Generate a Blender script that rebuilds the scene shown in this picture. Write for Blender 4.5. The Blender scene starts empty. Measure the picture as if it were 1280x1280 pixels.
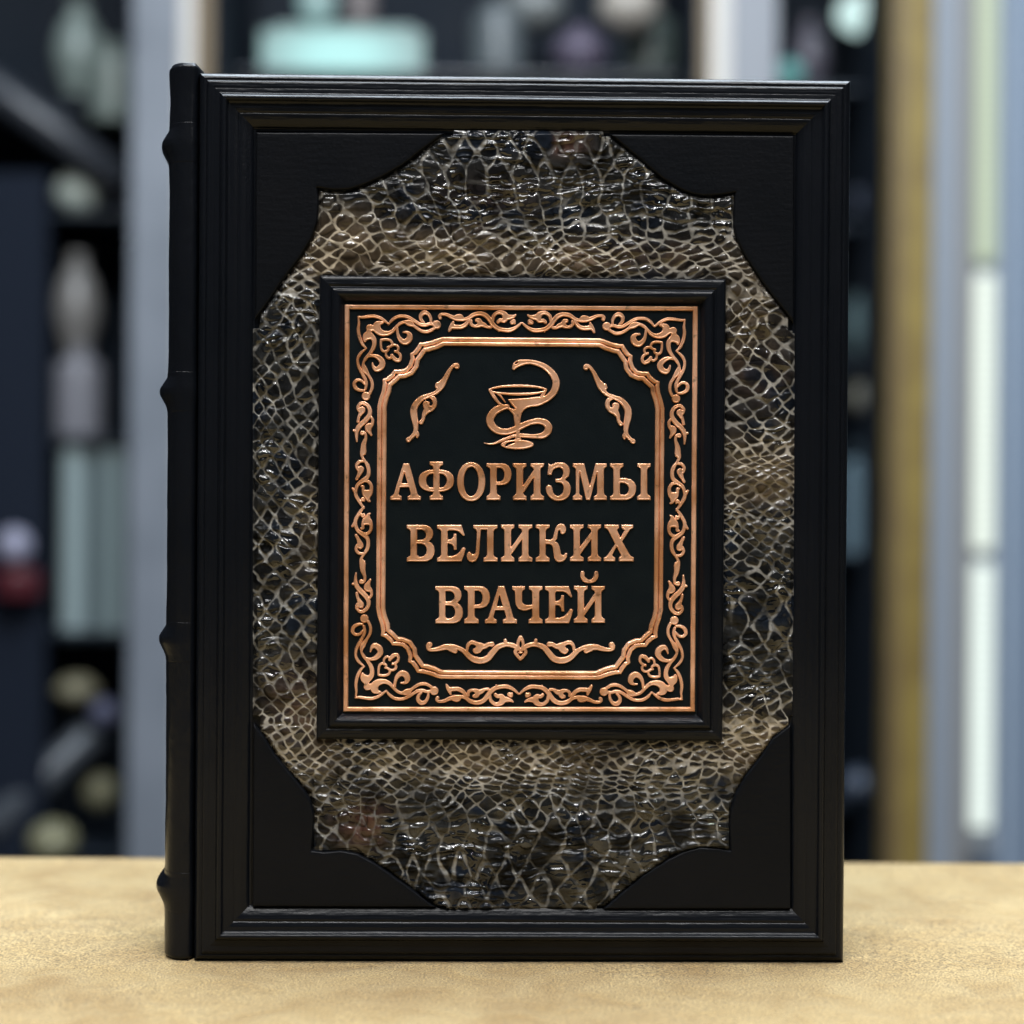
import bpy, math, random
import numpy as np
random.seed(7)
RNG = np.random.default_rng(11)
SC = bpy.context.scene
COL = SC.collection

# ------------------------------------------------------------------ camera
F_PX = 2166.0                       # focal length in pixels of a 1280 px wide frame
CAM = np.array([-0.01569788, -0.64941279, 0.17160388])
YAW, PITCH, ROLL = 0.01774088, -0.00433673, 0.00725822
BW, BH = 0.2445, 0.3322             # cover width / height in metres
S = BW / 814.0                      # metres per "tracing pixel" on the cover plane
_F = np.array([math.sin(YAW)*math.cos(PITCH), math.cos(YAW)*math.cos(PITCH), math.sin(PITCH)])
_R = np.cross(_F, [0, 0, 1.0]); _R /= np.linalg.norm(_R); _U = np.cross(_R, _F)
R2 = _R*math.cos(ROLL) + _U*math.sin(ROLL)
U2 = -_R*math.sin(ROLL) + _U*math.cos(ROLL)

def ray(px, py):
    px = np.asarray(px, float); py = np.asarray(py, float)
    return _F + ((px-640)/F_PX)[..., None]*R2 - ((py-640)/F_PX)[..., None]*U2

def plane_xz(px, py, Y=0.0):
    """traced point -> X, Z on the upright plane y=Y"""
    d = ray(px, py); t = (Y-CAM[1])/d[..., 1]
    return CAM[0]+t*d[..., 0], CAM[2]+t*d[..., 2]

def at(px, py, Y):
    x, z = plane_xz(px, py, Y)
    return np.array([float(x), Y, float(z)])

# ------------------------------------------------------------------ object helpers
def link(o, parent=None):
    COL.objects.link(o)
    if parent is not None:
        o.parent = parent
    return o

def world_origin(p):
    v = np.zeros(3)
    while p is not None:
        v += np.array(p.location); p = p.parent
    return v

def mesh_obj(name, verts, faces, mat, parent=None, origin=(0, 0, 0), smooth=True, colors=None):
    """verts in world space. faces: (n,4) int array or list of lists"""
    verts = np.asarray(verts, float)
    base = world_origin(parent) if parent is not None else np.array(origin, float)
    me = bpy.data.meshes.new(name)
    if isinstance(faces, np.ndarray):
        n = len(faces); k = faces.shape[1]
        me.vertices.add(len(verts)); me.vertices.foreach_set('co', (verts-base).astype(np.float32).ravel())
        me.loops.add(n*k); me.loops.foreach_set('vertex_index', faces.astype(np.int32).ravel())
        me.polygons.add(n)
        me.polygons.foreach_set('loop_start', np.arange(0, n*k, k, dtype=np.int32))
        me.update(calc_edges=True); me.validate()
    else:
        me.from_pydata([tuple(v) for v in (verts-base)], [], [tuple(f) for f in faces]); me.update()
    if smooth:
        me.polygons.foreach_set('use_smooth', np.ones(len(me.polygons), bool))
    if colors is not None:
        a = me.color_attributes.new('Col', 'FLOAT_COLOR', 'POINT')
        a.data.foreach_set('color', np.c_[colors, np.ones(len(colors))].astype(np.float32).ravel())
    me.materials.append(mat)
    o = bpy.data.objects.new(name, me)
    if parent is None:
        o.location = origin
    return link(o, parent)

def tag(o, label=None, cat=None, group=None, kind=None):
    for k, v in (('label', label), ('category', cat), ('group', group), ('kind', kind)):
        if v: o[k] = v
    return o

def empty(name, loc, label, cat, group=None):
    o = bpy.data.objects.new(name, None); o.location = loc; o.empty_display_size = .02
    COL.objects.link(o); return tag(o, label, cat, group)

# ------------------------------------------------------------------ noise
def vnoise(x, y, seed=0):
    g = np.random.default_rng(seed).random((64, 64))
    xi = np.floor(x).astype(int); yi = np.floor(y).astype(int)
    fx = x-xi; fy = y-yi
    fx = fx*fx*fx*(fx*(fx*6-15)+10); fy = fy*fy*fy*(fy*(fy*6-15)+10)
    a = g[xi % 64, yi % 64]; b = g[(xi+1) % 64, yi % 64]; c = g[xi % 64, (yi+1) % 64]; d = g[(xi+1) % 64, (yi+1) % 64]
    return (a*(1-fx)+b*fx)*(1-fy)+(c*(1-fx)+d*fx)*fy

def fbm(x, y, seed=0, o=3):
    s = 0; a = .5
    for i in range(o):
        s = s+a*vnoise(x*2**i+i*17.3, y*2**i+i*9.1, seed+i); a *= .5
    return s/(1-.5**o)

def sstep(a, b, x):
    t = np.clip((x-a)/(b-a), 0, 1); return t*t*(3-2*t)

# ------------------------------------------------------------------ materials
def mat(name, base, rough=.5, metal=0., spec=.5, bump=None, mix=None, coat=0., coat_rough=.1, sheen=0., emit=None, estr=0., trans=0., ior=1.45):
    """bump: list of (kind, scale, strength, distance[, stretch]); mix: (colour2, scale, lo, hi)"""
    m = bpy.data.materials.new(name); m.use_nodes = True
    nt = m.node_tree; N = nt.nodes; L = nt.links
    b = N['Principled BSDF']
    b.inputs['Base Color'].default_value = (*base, 1); b.inputs['Roughness'].default_value = rough
    b.inputs['Metallic'].default_value = metal; b.inputs['Specular IOR Level'].default_value = spec
    b.inputs['Coat Weight'].default_value = coat; b.inputs['Coat Roughness'].default_value = coat_rough
    b.inputs['Sheen Weight'].default_value = sheen; b.inputs['Transmission Weight'].default_value = trans
    b.inputs['IOR'].default_value = ior
    if emit:
        b.inputs['Emission Color'].default_value = (*emit, 1); b.inputs['Emission Strength'].default_value = estr
    tc = N.new('ShaderNodeTexCoord')
    if mix:
        c2, sc, lo, hi = mix
        n = N.new('ShaderNodeTexNoise'); n.inputs['Scale'].default_value = sc; n.inputs['Detail'].default_value = 6
        L.new(tc.outputs['Object'], n.inputs['Vector'])
        r = N.new('ShaderNodeMapRange'); r.inputs['From Min'].default_value = lo; r.inputs['From Max'].default_value = hi
        L.new(n.outputs['Fac'], r.inputs['Value'])
        x = N.new('ShaderNodeMix'); x.data_type = 'RGBA'
        x.inputs['A'].default_value = (*base, 1); x.inputs['B'].default_value = (*c2, 1)
        L.new(r.outputs['Result'], x.inputs['Factor']); L.new(x.outputs['Result'], b.inputs['Base Color'])
    last = None
    for bb in (bump or []):
        kind, sc, st, dist = bb[:4]
        if kind == 'noise':
            t = N.new('ShaderNodeTexNoise'); t.inputs['Detail'].default_value = 4; out = 'Fac'
        else:
            t = N.new('ShaderNodeTexVoronoi'); out = 'Distance'
        t.inputs['Scale'].default_value = sc
        if len(bb) > 4:
            mp = N.new('ShaderNodeMapping'); mp.inputs['Scale'].default_value = bb[4]
            L.new(tc.outputs['Object'], mp.inputs['Vector']); L.new(mp.outputs['Vector'], t.inputs['Vector'])
        else:
            L.new(tc.outputs['Object'], t.inputs['Vector'])
        bn = N.new('ShaderNodeBump'); bn.inputs['Strength'].default_value = st; bn.inputs['Distance'].default_value = dist
        L.new(t.outputs[out], bn.inputs['Height'])
        if last: L.new(last.outputs['Normal'], bn.inputs['Normal'])
        last = bn
    if last:
        L.new(last.outputs['Normal'], b.inputs['Normal'])
        if coat: L.new(last.outputs['Normal'], b.inputs['Coat Normal'])
    m['bsdf'] = 1
    return m

LEATHER = mat('black_leather', (.0032, .0042, .0064), .28, spec=.21,
              bump=[('voronoi', 1100, .12, .0003), ('noise', 380, .16, .0005)], mix=((.0042, .0052, .0076), 35, .35, .7))
LEATHER_SMOOTH = mat('smooth_black_leather', (.0038, .0046, .0062), .34, spec=.10,
              bump=[('noise', 900, .14, .0003), ('noise', 120, .22, .0006, (1, 1, 5))], mix=((.0052, .0058, .0075), 30, .35, .7))
PLATE_M = mat('blackened_plate_leather', (.0020, .0044, .0064), .42, spec=.14,
              bump=[('noise', 1400, .25, .0003)], mix=((.0034, .0062, .0080), 120, .3, .7))
COPPER = mat('brushed_copper', (1.0, .585, .39), .30, metal=.6, spec=.5,
             bump=[('noise', 300, .07, .0004)], mix=((.58, .27, .125), 85, .36, .66))
PAPER = mat('page_paper', (.62, .55, .42), .8, bump=[('noise', 60, .5, .001, (1, 1, 60))])

# darker tarnish specks on the copper
def copper_specks(m):
    nt = m.node_tree; N = nt.nodes; L = nt.links; b = N['Principled BSDF']
    src = b.inputs['Base Color'].links[0].from_socket
    tc = [n for n in N if n.type == 'TEX_COORD'][0]
    n = N.new('ShaderNodeTexNoise'); n.inputs['Scale'].default_value = 300; n.inputs['Detail'].default_value = 3
    L.new(tc.outputs['Object'], n.inputs['Vector'])
    r = N.new('ShaderNodeMapRange'); r.inputs['From Min'].default_value = .28; r.inputs['From Max'].default_value = .37
    r.inputs['To Min'].default_value = .5
    L.new(n.outputs['Fac'], r.inputs['Value'])
    x = N.new('ShaderNodeMix'); x.data_type = 'RGBA'; x.blend_type = 'MULTIPLY'; x.inputs['Factor'].default_value = 1
    L.new(src, x.inputs['A']); L.new(r.outputs['Result'], x.inputs['B']); L.new(x.outputs['Result'], b.inputs['Base Color'])
copper_specks(COPPER)

SKIN = mat('varnished_snakeskin', (.1, .1, .1), .5, spec=.03, coat=.95, coat_rough=.055,
           bump=[('noise', 700, .03, .0004)])
SKIN.node_tree.nodes['Principled BSDF'].inputs['Coat IOR'].default_value = 1.62
def pooled_varnish(m):          # the varnish lies thick in places and thin in others
    N = m.node_tree.nodes; Lk = m.node_tree.links; b = N['Principled BSDF']; tc = [n for n in N if n.type == 'TEX_COORD'][0]
    n = N.new('ShaderNodeTexNoise'); n.inputs['Scale'].default_value = 75; n.inputs['Detail'].default_value = 2; Lk.new(tc.outputs['Object'], n.inputs['Vector'])
    g = N.new('ShaderNodeMapRange'); g.inputs['From Min'].default_value = .42; g.inputs['From Max'].default_value = .60
    g.inputs['To Min'].default_value = .10; g.inputs['To Max'].default_value = .95
    Lk.new(n.outputs['Fac'], g.inputs['Value']); Lk.new(g.outputs['Result'], b.inputs['Coat Weight'])
pooled_varnish(SKIN)
_n = SKIN.node_tree.nodes.new('ShaderNodeVertexColor'); _n.layer_name = 'Col'
SKIN.node_tree.links.new(_n.outputs['Color'], SKIN.node_tree.nodes['Principled BSDF'].inputs['Base Color'])

# ------------------------------------------------------------------ signed-distance tracing
def catmull(P, n=5, closed=False):
    P = np.array(P, float)
    if len(P) < 3 and not closed:
        return P
    out = []
    m = len(P); rng_ = range(m if closed else m-1)
    for i in rng_:
        if closed:
            a, b, c, d = P[(i-1) % m], P[i], P[(i+1) % m], P[(i+2) % m]
        else:
            a, b, c, d = P[max(i-1, 0)], P[i], P[i+1], P[min(i+2, m-1)]
        for t in np.arange(n)/n:
            out.append(.5*((2*b)+(-a+c)*t+(2*a-5*b+4*c-d)*t*t+(-a+3*b-3*c+d)*t**3))
    if not closed: out.append(P[-1])
    return np.array(out)

def sd_stroke(X, Y, P):
    D = np.full(X.shape, -1e9)
    for a, b in zip(P[:-1], P[1:]):
        dx, dy = b[0]-a[0], b[1]-a[1]; L2 = dx*dx+dy*dy+1e-9
        t = np.clip(((X-a[0])*dx+(Y-a[1])*dy)/L2, 0, 1)
        D = np.maximum(D, a[2]+(b[2]-a[2])*t-np.hypot(X-a[0]-t*dx, Y-a[1]-t*dy))
    return D

def sd_poly(X, Y, P):
    d = np.full(X.shape, 1e9); ins = np.zeros(X.shape, bool); m = len(P)
    for i in range(m):
        a = P[i]; b = P[(i+1) % m]
        dx, dy = b[0]-a[0], b[1]-a[1]; L2 = dx*dx+dy*dy+1e-12
        t = np.clip(((X-a[0])*dx+(Y-a[1])*dy)/L2, 0, 1)
        d = np.minimum(d, np.hypot(X-a[0]-t*dx, Y-a[1]-t*dy))
        c = ((a[1] > Y) != (b[1] > Y)) & (X < (b[0]-a[0])*(Y-a[1])/(b[1]-a[1]+1e-12)+a[0])
        ins ^= c
    return np.where(ins, d, -d)

class Shape:
    """traced in tenths of a pixel from an origin"""
    def __init__(s, ox, oy, k=.1): s.o = (ox, oy); s.k = k; s.items = []; s.grow = 0.
    def _t(s, P):
        P = np.array(P, float); Q = P*s.k; Q[:, 0] += s.o[0]; Q[:, 1] += s.o[1]; return Q
    def st(s, P, sign=1, n=5): s.items.append((sign, 's', catmull(s._t(P), n))); return s
    def po(s, P, sign=1, smooth=False):
        Q = s._t(P); s.items.append((sign, 'p', catmull(Q, 5, True) if smooth else Q)); return s
    def el(s, cx, cy, rx, ry, sign=1, p=2.0):
        a = np.arange(36)*2*math.pi/36; c, n = np.cos(a), np.sin(a)
        return s.po(np.c_[cx+rx*np.sign(c)*np.abs(c)**(2/p), cy+ry*np.sign(n)*np.abs(n)**(2/p)], sign)
    def ball(s, x, y, r): return s.st([(x, y, r), (x+1, y, r)])
    def stem(s, x0, x1, a0, a1, y0, y1, b0=None, b1=None):
        b0 = a0 if b0 is None else b0; b1 = a1 if b1 is None else b1
        return s.po([(a0, y0), (a1, y0), (a1, y0+42), (x1+8, y0+62), (x1, y0+85), (x1, y1-95), (x1+8, y1-72), (b1, y1-48), (b1, y1),
                     (b0, y1), (b0, y1-48), (x0-8, y1-72), (x0, y1-95), (x0, y0+85), (x0-8, y0+62), (a0, y0+42)])
    def bbox(s, m=2):
        A = np.vstack([i[2][:, :2] for i in s.items if i[0] > 0])
        r = max([i[2][:, 2].max() for i in s.items if i[1] == 's']+[0])
        return A[:, 0].min()-r-m, A[:, 0].max()+r+m, A[:, 1].min()-r-m, A[:, 1].max()+r+m
    def eval(s, X, Y):
        D = np.full(X.shape, -1e9)
        for sg, k, P in s.items:
            d = (sd_poly if k == 'p' else sd_stroke)(X, Y, P)
            D = np.maximum(D, d) if sg > 0 else np.minimum(D, -d)
        return D+s.grow

def relief_mesh(shape, res, hfun, base):
    """grid cut along the zero contour; returns px, py, h and quads"""
    x0, x1, y0, y1 = shape.bbox()
    xs = np.arange(x0, x1, res); ys = np.arange(y0, y1, res)
    X, Y = np.meshgrid(xs, ys, indexing='ij')
    D = shape.eval(X, Y)
    gx, gy = np.gradient(D, res); g = np.hypot(gx, gy)+1e-6
    out = D <= 0
    q = (D[:-1, :-1] > 0) | (D[1:, :-1] > 0) | (D[1:, 1:] > 0) | (D[:-1, 1:] > 0)
    mv = np.where(out, np.clip(-D, 0, res*1.5), 0)
    PX = X+gx/g*mv; PY = Y+gy/g*mv
    H = np.where(out, base, hfun(np.maximum(D, 0), X, Y))
    idx = np.arange(X.size).reshape(X.shape)
    i, j = np.nonzero(q)
    F = np.c_[idx[i, j], idx[i, j+1], idx[i+1, j+1], idx[i+1, j]]
    used = np.unique(F); rm = np.full(X.size, -1); rm[used] = np.arange(len(used))
    return PX.ravel()[used], PY.ravel()[used], H.ravel()[used], rm[F]

def relief(name, shape, parent, mtl, base, height, bevel, res=.45, rough=.12, mirror=None, dome=0.):
    if name.endswith('ornament') or name == 'flourish': shape.grow = .32
    def hf(D, X, Y):
        t = np.clip(D/bevel, 0, 1)
        return base+height*(.2+.8*np.sin(t*math.pi/2))+(.0 if height > 3.5 else .45)*np.exp(-((D-1.25)/.6)**2)+rough*(fbm(X/3, Y/3, 5, 2)-.5)*t+dome*np.clip(D/6, 0, 1)
    px, py, h, F = relief_mesh(shape, res, hf, base-1.0)
    x, z = plane_xz(px, py)
    out = []
    for mx, mz in (mirror or [(0, 0)]):
        xx = 2*PCX-x if mx else x; zz = 2*PCZ-z if mz else z
        FF = F[:, ::-1] if (mx+mz) % 2 else F
        # viewed from -y the quads must face -y
        out.append(mesh_obj(name, np.c_[xx, -h*S, zz], FF[:, ::-1].copy(), mtl, parent))
    return out

# plate centre (for mirrored ornament)
_a, _b = plane_xz(np.array([431, 872, 868, 429.]), np.array([381, 383, 889, 889.]))
PCX, PCZ = float(_a.mean()), float(_b.mean())
PX0, PX1 = float(_a[[0, 3]].mean()), float(_a[[1, 2]].mean()); PZ0, PZ1 = float(_b[[2, 3]].mean()), float(_b[[0, 1]].mean())

# ================================================================== THE BOOK
book = empty('book', (0, .025, 0), 'large black leather-bound book standing upright with snakeskin inlay and copper lettering', 'book')

def streak_frame(name, rect, prof, mtl, parent, seed, amp=.35, along=3.0, step=.9):
    """mitred moulding: prof = [(inset px, height px)] from outer to inner"""
    x0, z0, x1, z1 = rect
    P = np.array(prof, float)
    seg = np.r_[0, np.cumsum(np.hypot(*np.diff(P, axis=0).T))]
    t = np.arange(0, seg[-1]+step, step); t[-1] = seg[-1]
    d = np.interp(t, seg, P[:, 0]); h = np.interp(t, seg, P[:, 1])
    k = np.array([.25, .5, .25])
    hs = h.copy(); hs[1:-1] = np.convolve(h, k, 'valid'); h = hs
    r = np.random.default_rng(seed)
    V = []; Fs = []; off = 0
    corners = [(x0, z1), (x1, z1), (x1, z0), (x0, z0)]
    nrm = [(0, -1), (-1, 0), (0, 1), (1, 0)]
    for sd in range(4):
        a = np.array(corners[sd]); b = np.array(corners[(sd+1) % 4]); L = np.hypot(*(b-a))/S
        n = int(L/along)+1; u = np.linspace(0, 1, n)
        e = (b-a)/np.hypot(*(b-a)); nn = np.array(nrm[sd])
        st = (r.random(len(d))-.5)*amp
        A = a[None]+(nn+e)[None]*d[:, None]*S; B = b[None]+(nn-e)[None]*d[:, None]*S
        G = A[:, None, :]*(1-u)[None, :, None]+B[:, None, :]*u[None, :, None]
        fade = sstep(0, .012, u)*sstep(0, .012, 1-u)
        dd, uu = np.meshgrid(d, u*L, indexing='ij')
        nz = st[:, None]*(.3+1.0*vnoise(uu/55+sd*9, dd/7, seed+sd))+amp*1.3*(fbm(uu/26+sd*5, dd/2.2, seed+9, 2)-.5)+amp*1.2*(vnoise(uu/90+sd, dd/30, seed+4)-.5)
        nz = nz*fade[None]*sstep(0, 3, np.minimum(t, t[-1]-t))[:, None]
        H = h[:, None]+nz
        wob = amp*.8*(vnoise(uu/70+sd*3, dd*0+seed, 77)-.5)*fade[None]*S
        V.append(np.c_[(G[..., 0]+nn[0]*wob).ravel(), (-H*S).ravel(), (G[..., 1]+nn[1]*wob).ravel()])
        idx = np.arange(H.size).reshape(H.shape)+off; off += H.size
        Fs.append(np.c_[idx[:-1, :-1].ravel(), idx[:-1, 1:].ravel(), idx[1:, 1:].ravel(), idx[1:, :-1].ravel()][:, ::-1])
    return mesh_obj(name, np.vstack(V), np.vstack(Fs), mtl, parent)

def rbox(name, x0, x1, y0, y1, z0, z1, r, mtl, parent=None, origin=(0, 0, 0)):
    """box with rounded edges (bmesh bevel)"""
    import bmesh
    bm = bmesh.new(); bmesh.ops.create_cube(bm, size=1)
    for v in bm.verts:
        v.co.x = (x0+x1)/2+v.co.x*(x1-x0); v.co.y = (y0+y1)/2+v.co.y*(y1-y0); v.co.z = (z0+z1)/2+v.co.z*(z1-z0)
    if r > 0:
        bmesh.ops.bevel(bm, geom=bm.edges[:], offset=r, segments=3, affect='EDGES', profile=.5)
    vs = np.array([v.co[:] for v in bm.verts]); fs = [[v.index for v in f.verts] for f in bm.faces]
    bm.free()
    return mesh_obj(name, vs, fs, mtl, parent, origin, smooth=False)

T_BOOK = .058
# boards and pages
X0, X1 = -BW/2, BW/2
rbox('front_board', X0+.0012, X1-.0012, .0013, .0052, .0012, BH-.0012, .0005, LEATHER, book)
rbox('back_board', X0, X1, T_BOOK-.0055, T_BOOK, 0, BH, .0018, LEATHER, book)
rbox('page_block', X0+.004, X1-.0045, .0056, T_BOOK-.0058, .005, BH-.005, .0008, PAPER, book)

cover_prof = [(0, -17), (0, -9), (.4, -6), (1.3, -2.6), (2.8, .3), (4.6, 2.4), (6.6, 3.8), (8.6, 4.5), (9.8, 3.5), (10.8, 3.6), (12.2, 6.4), (14, 7.0), (17, 7.2), (19.6, 7.4), (20.8, 6.9), (22, 7.6),
              (25, 7.8), (27.6, 8.1), (29.2, 10.4), (30.8, 13.4), (32.4, 14.7), (34.8, 15.0), (36, 14.2), (38, 10.6), (40, 9.3), (46, 9.0), (50, 7.6), (51.3, 6.0), (52.6, 7.0),
              (55, 6.8), (60, 5.0), (65, 2.0), (67.5, .2), (68.6, -2.0), (70.2, -2.2), (71.5, -2.2)]
streak_frame('cover_frame', (X0, 0, X1, BH), cover_prof, LEATHER, book, 3, amp=.32)

# four raised leather corner pieces
CP = [
 [(320, 165.5), (557, 167), (527, 189), (503, 208), (480, 221), (461, 230), (438, 238), (417, 239), (397, 236), (399, 254), (397, 278), (390, 299), (374, 325), (353, 352), (337, 377), (319, 401)],
 [(992.5, 170), (992, 405), (973, 381), (953, 355), (930, 320), (920, 300), (916, 284), (916, 262), (918, 242), (900, 245), (878, 246), (863, 243), (850, 238), (827, 224), (803, 203), (780, 184), (761, 168)],
 [(315.5, 1133), (317, 903), (330, 919), (344, 942), (367, 970), (382, 988), (389, 1000), (393, 1017), (392, 1041), (390, 1062), (405, 1064), (426, 1062), (447, 1066), (466, 1076), (480, 1085), (512, 1108), (547, 1134)],
 [(988.5, 1136), (753, 1136), (780, 1112), (803, 1093), (836, 1072), (855, 1063), (874, 1058), (897, 1059), (912, 1062), (911, 1032), (912, 1012), (918, 992), (930, 970), (949, 946), (965, 922), (988, 904)]]
for k, P in enumerate(CP):
    s = Shape(0, 0, 1.0).po(P)
    relief('corner_piece', s, book, LEATHER_SMOOTH, 0.5, 4.2, 2.2, res=.9, rough=.25, dome=.5)

# ------------------------------------------------------------------ snakeskin inlay
def skin():
    ax0, ax1, ay0, ay1 = 313, 996, 162, 1140
    def blob(x, y, cx, cy, rx, ry): return np.exp(-((x-cx)/rx)**2-((y-cy)/ry)**2)
    # staggered rows of diamond scales; half diagonals follow the part of the skin
    strips = [
        (ax0-20, ax1+20, ax0*0+150, 372, [150, 215, 262, 300, 350], [13.5, 13.5, 12.5, 11.5, 11], [21, 18, 12, 7.5, 7]),
        (ax0-20, 425, 372, 905, [372, 450, 520, 620, 720, 800, 905], [11, 10.5, 9, 9.5, 12, 11.5, 9.5], [12.5, 12, 10.5, 11, 13.5, 13, 10]),
        (880, ax1+20, 372, 905, [372, 450, 530, 580, 650, 700, 745, 800, 860, 905], [12, 12.5, 11, 9, 9, 10.5, 12.5, 13, 11, 9.5], [10.5, 11.5, 8.5, 5.8, 6, 8.5, 15, 18, 11, 7.5]),
        (ax0-20, ax1+20, 905, 1150, [905, 950, 990, 1030, 1070, 1150], [9.5, 9, 9.8, 13, 14, 14], [6.5, 6.2, 7.5, 13, 21, 23])]
    K = []
    for x0_, x1_, y0_, y1_, ty, tw, th in strips:
        y = y0_; row = 0
        while y < y1_:
            w_ = np.interp(y, ty, tw)*1.07; h_ = np.interp(y, ty, th)*1.1
            x = x0_+(row % 2)*w_
            while x < x1_:
                k = RNG.uniform(.86, 1.16)
                K.append((x+RNG.normal()*.13*w_, y+RNG.normal()*.13*h_, w_*k, h_*k)); x += 2*w_
            y += h_; row += 1
    K = np.array(K); n = len(K)
    def nearest(X, Y, tile=40, reach=75):
        F1 = np.full(X.shape, 9.); F2 = F1.copy(); I = np.zeros(X.shape, int); J = I.copy()
        nx = int((ax1-ax0)/tile)+1; ny = int((ay1-ay0)/tile)+1
        ti = np.clip(((X-ax0)/tile).astype(int), 0, nx-1)*ny+np.clip(((Y-ay0)/tile).astype(int), 0, ny-1)
        order = np.argsort(ti, kind='stable'); st = np.searchsorted(ti[order], np.arange(nx*ny+1))
        for t in range(nx*ny):
            s_ = order[st[t]:st[t+1]]
            if not len(s_): continue
            cx = ax0+(t//ny+.5)*tile; cy = ay0+(t % ny+.5)*tile
            m = np.nonzero((abs(K[:, 0]-cx) < reach) & (abs(K[:, 1]-cy) < reach))[0]
            if len(m) < 2: continue
            k = K[m]
            d = (np.abs((X[s_][:, None]-k[:, 0])/k[:, 2])**1.5+np.abs((Y[s_][:, None]-k[:, 1])/k[:, 3])**1.5)**(1/1.5)
            o = np.argpartition(d, 1, axis=1)[:, :2]
            a = np.take_along_axis(d, o, 1); sw = a[:, 0] > a[:, 1]
            F1[s_] = np.where(sw, a[:, 1], a[:, 0]); F2[s_] = np.where(sw, a[:, 0], a[:, 1])
            I[s_] = m[np.where(sw, o[:, 1], o[:, 0])]; J[s_] = m[np.where(sw, o[:, 0], o[:, 1])]
        return F1, F2, I, J
    res = .95
    xs = np.arange(ax0+3, ax1-2, res); ys = np.arange(ay0+1, ay1-1, res)
    X, Y = np.meshgrid(xs, ys, indexing='ij')
    wx = X+20*(fbm(X/60, Y/60, 21, 2)-.5)+4.5*(fbm(X/12, Y/12, 25, 2)-.5); wy = Y+20*(fbm(X/64+40, Y/50, 31, 2)-.5)+4.5*(fbm(X/12, Y/11, 35, 2)-.5)
    F1, F2, I, J = [a.reshape(X.shape) for a in nearest(wx.ravel(), wy.ravel())]
    cw = np.minimum(K[I, 2], K[I, 3]); big = sstep(9, 16, K[I, 3])
    e = (F2-F1)*cw*.5                                   # px to the edge of the scale
    rw = .5+1.35*fbm(X/14, Y/14, 51, 2)**1.6*1.2+.6*big
    ridge = 1-sstep(rw*.5, rw*1.45, e)
    ddx = np.abs(K[I, 0]-K[J, 0]); ddy = np.abs(K[I, 1]-K[J, 1])*.62; vert = sstep(.45, .85, ddx/np.hypot(ddx, ddy+1e-6))
    # ridges die away here and there on the large plates
    fadeR = sstep(.30, .5, fbm(X/24, Y/9, 61, 2))
    ridge_c = ridge*(1-big*(1-vert)*.85)*(1-.5*big*(1-fadeR))*(.35+.65*sstep(.28, .55, fbm(X/38, Y/30, 66, 3)))
    cell_r = np.random.default_rng(5).random(n)[I]
    dome = (1-np.clip(F1, 0, 1)**2)
    # puckers: long creases lying across, sharp crests, dark valleys
    n1 = 2*fbm(wx/26, wy/8.5, 71, 2)-1; wr = 1.15*np.exp(-(n1*2.7)**2)
    n2 = 2*fbm(wx/12, wy/15, 81, 2)-1; wr2 = 1.2*np.exp(-(n2*2.9)**2)
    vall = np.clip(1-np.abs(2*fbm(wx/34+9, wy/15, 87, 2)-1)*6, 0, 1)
    patch = sstep(.38, .62, fbm(X/55, Y/45, 93, 2))
    folds = 7*(fbm(X/40, Y/24, 91, 2)-.5)
    act = np.clip(.2+.85*patch+.25*big, 0, 1.25)
    h = 1.0+.75*folds+.9*ridge_c+(1.3+1.2*cell_r)*dome*(1-ridge)+(.6+2.5*big)*act*wr*(1-.6*ridge_c)+.9*patch*wr2*(1-.6*ridge_c)-1.3*act*vall
    # colours
    z = fbm(X/60, Y/40, 101, 3)
    tan = (1.0*blob(X, Y, 480, 318, 110, 30)+.8*blob(X, Y, 700, 325, 220, 24)+.9*blob(X, Y, 935, 400, 40, 65)*.8+1.0*blob(X, Y, 950, 590, 70, 48)
           + .9*blob(X, Y, 940, 925, 70, 35)+.8*blob(X, Y, 650, 948, 260, 26)+.6*blob(X, Y, 375, 900, 40, 60)+.5*blob(X, Y, 390, 660, 25, 60)+.35*blob(X, Y, 390, 340, 30, 40)+.5*blob(X, Y, 430, 285, 50, 35))
    tan = np.clip(tan*(.42+1.0*z), 0, .95)
    red = np.clip(blob(X, Y, 455, 1030, 32, 24)+.8*blob(X, Y, 705, 180, 24, 14)+.5*blob(X, Y, 600, 260, 60, 30)*z+.7*blob(X, Y, 950, 470, 30, 30)*z+.6*blob(X, Y, 790, 320, 90, 20)*z+.35*blob(X, Y, 370, 880, 30, 40), 0, 1)
    dark = np.array([.0045, .005, .006]); tanc = np.array([.058, .043, .028]); redc = np.array([.060, .026, .016]); grey = np.array([.024, .0245, .023])
    v = (.55+.9*cell_r)*(.6+.8*fbm(X/7, Y/7, 111, 2))
    C = dark[None, None]*(1-z[..., None]*.5)+grey[None, None]*(z[..., None]*.55)
    C = C*(1-tan[..., None])+tanc*tan[..., None]
    C = C*(1-.8*red[..., None])+redc*.8*red[..., None]
    bl = sstep(.5, .7, fbm(X/45, Y/45, 131, 2))[..., None]; C = C*(1-bl*(1-tan[..., None]))+np.array([.0045, .0065, .0105])*bl*(1-tan[..., None])
    C = C*v[..., None]*(1-.75*np.clip(vall, 0, 1)[..., None])  # crease valleys darkened in the colour, painted shade
    rc0 = np.array([.235, .23, .217]); rc1 = np.array([.28, .24, .18])
    rc0 = rc0*(.62+.38*sstep(.2, 1.0, tan+.9*fbm(X/70, Y/60, 141, 2)))[..., None]
    RC = rc0*(1-tan[..., None])+rc1*tan[..., None]
    RC = RC*(.25+1.5*fbm(X/9, Y/9, 121, 3))[..., None]
    C = C*(1-ridge_c[..., None])+RC*ridge_c[..., None]
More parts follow.
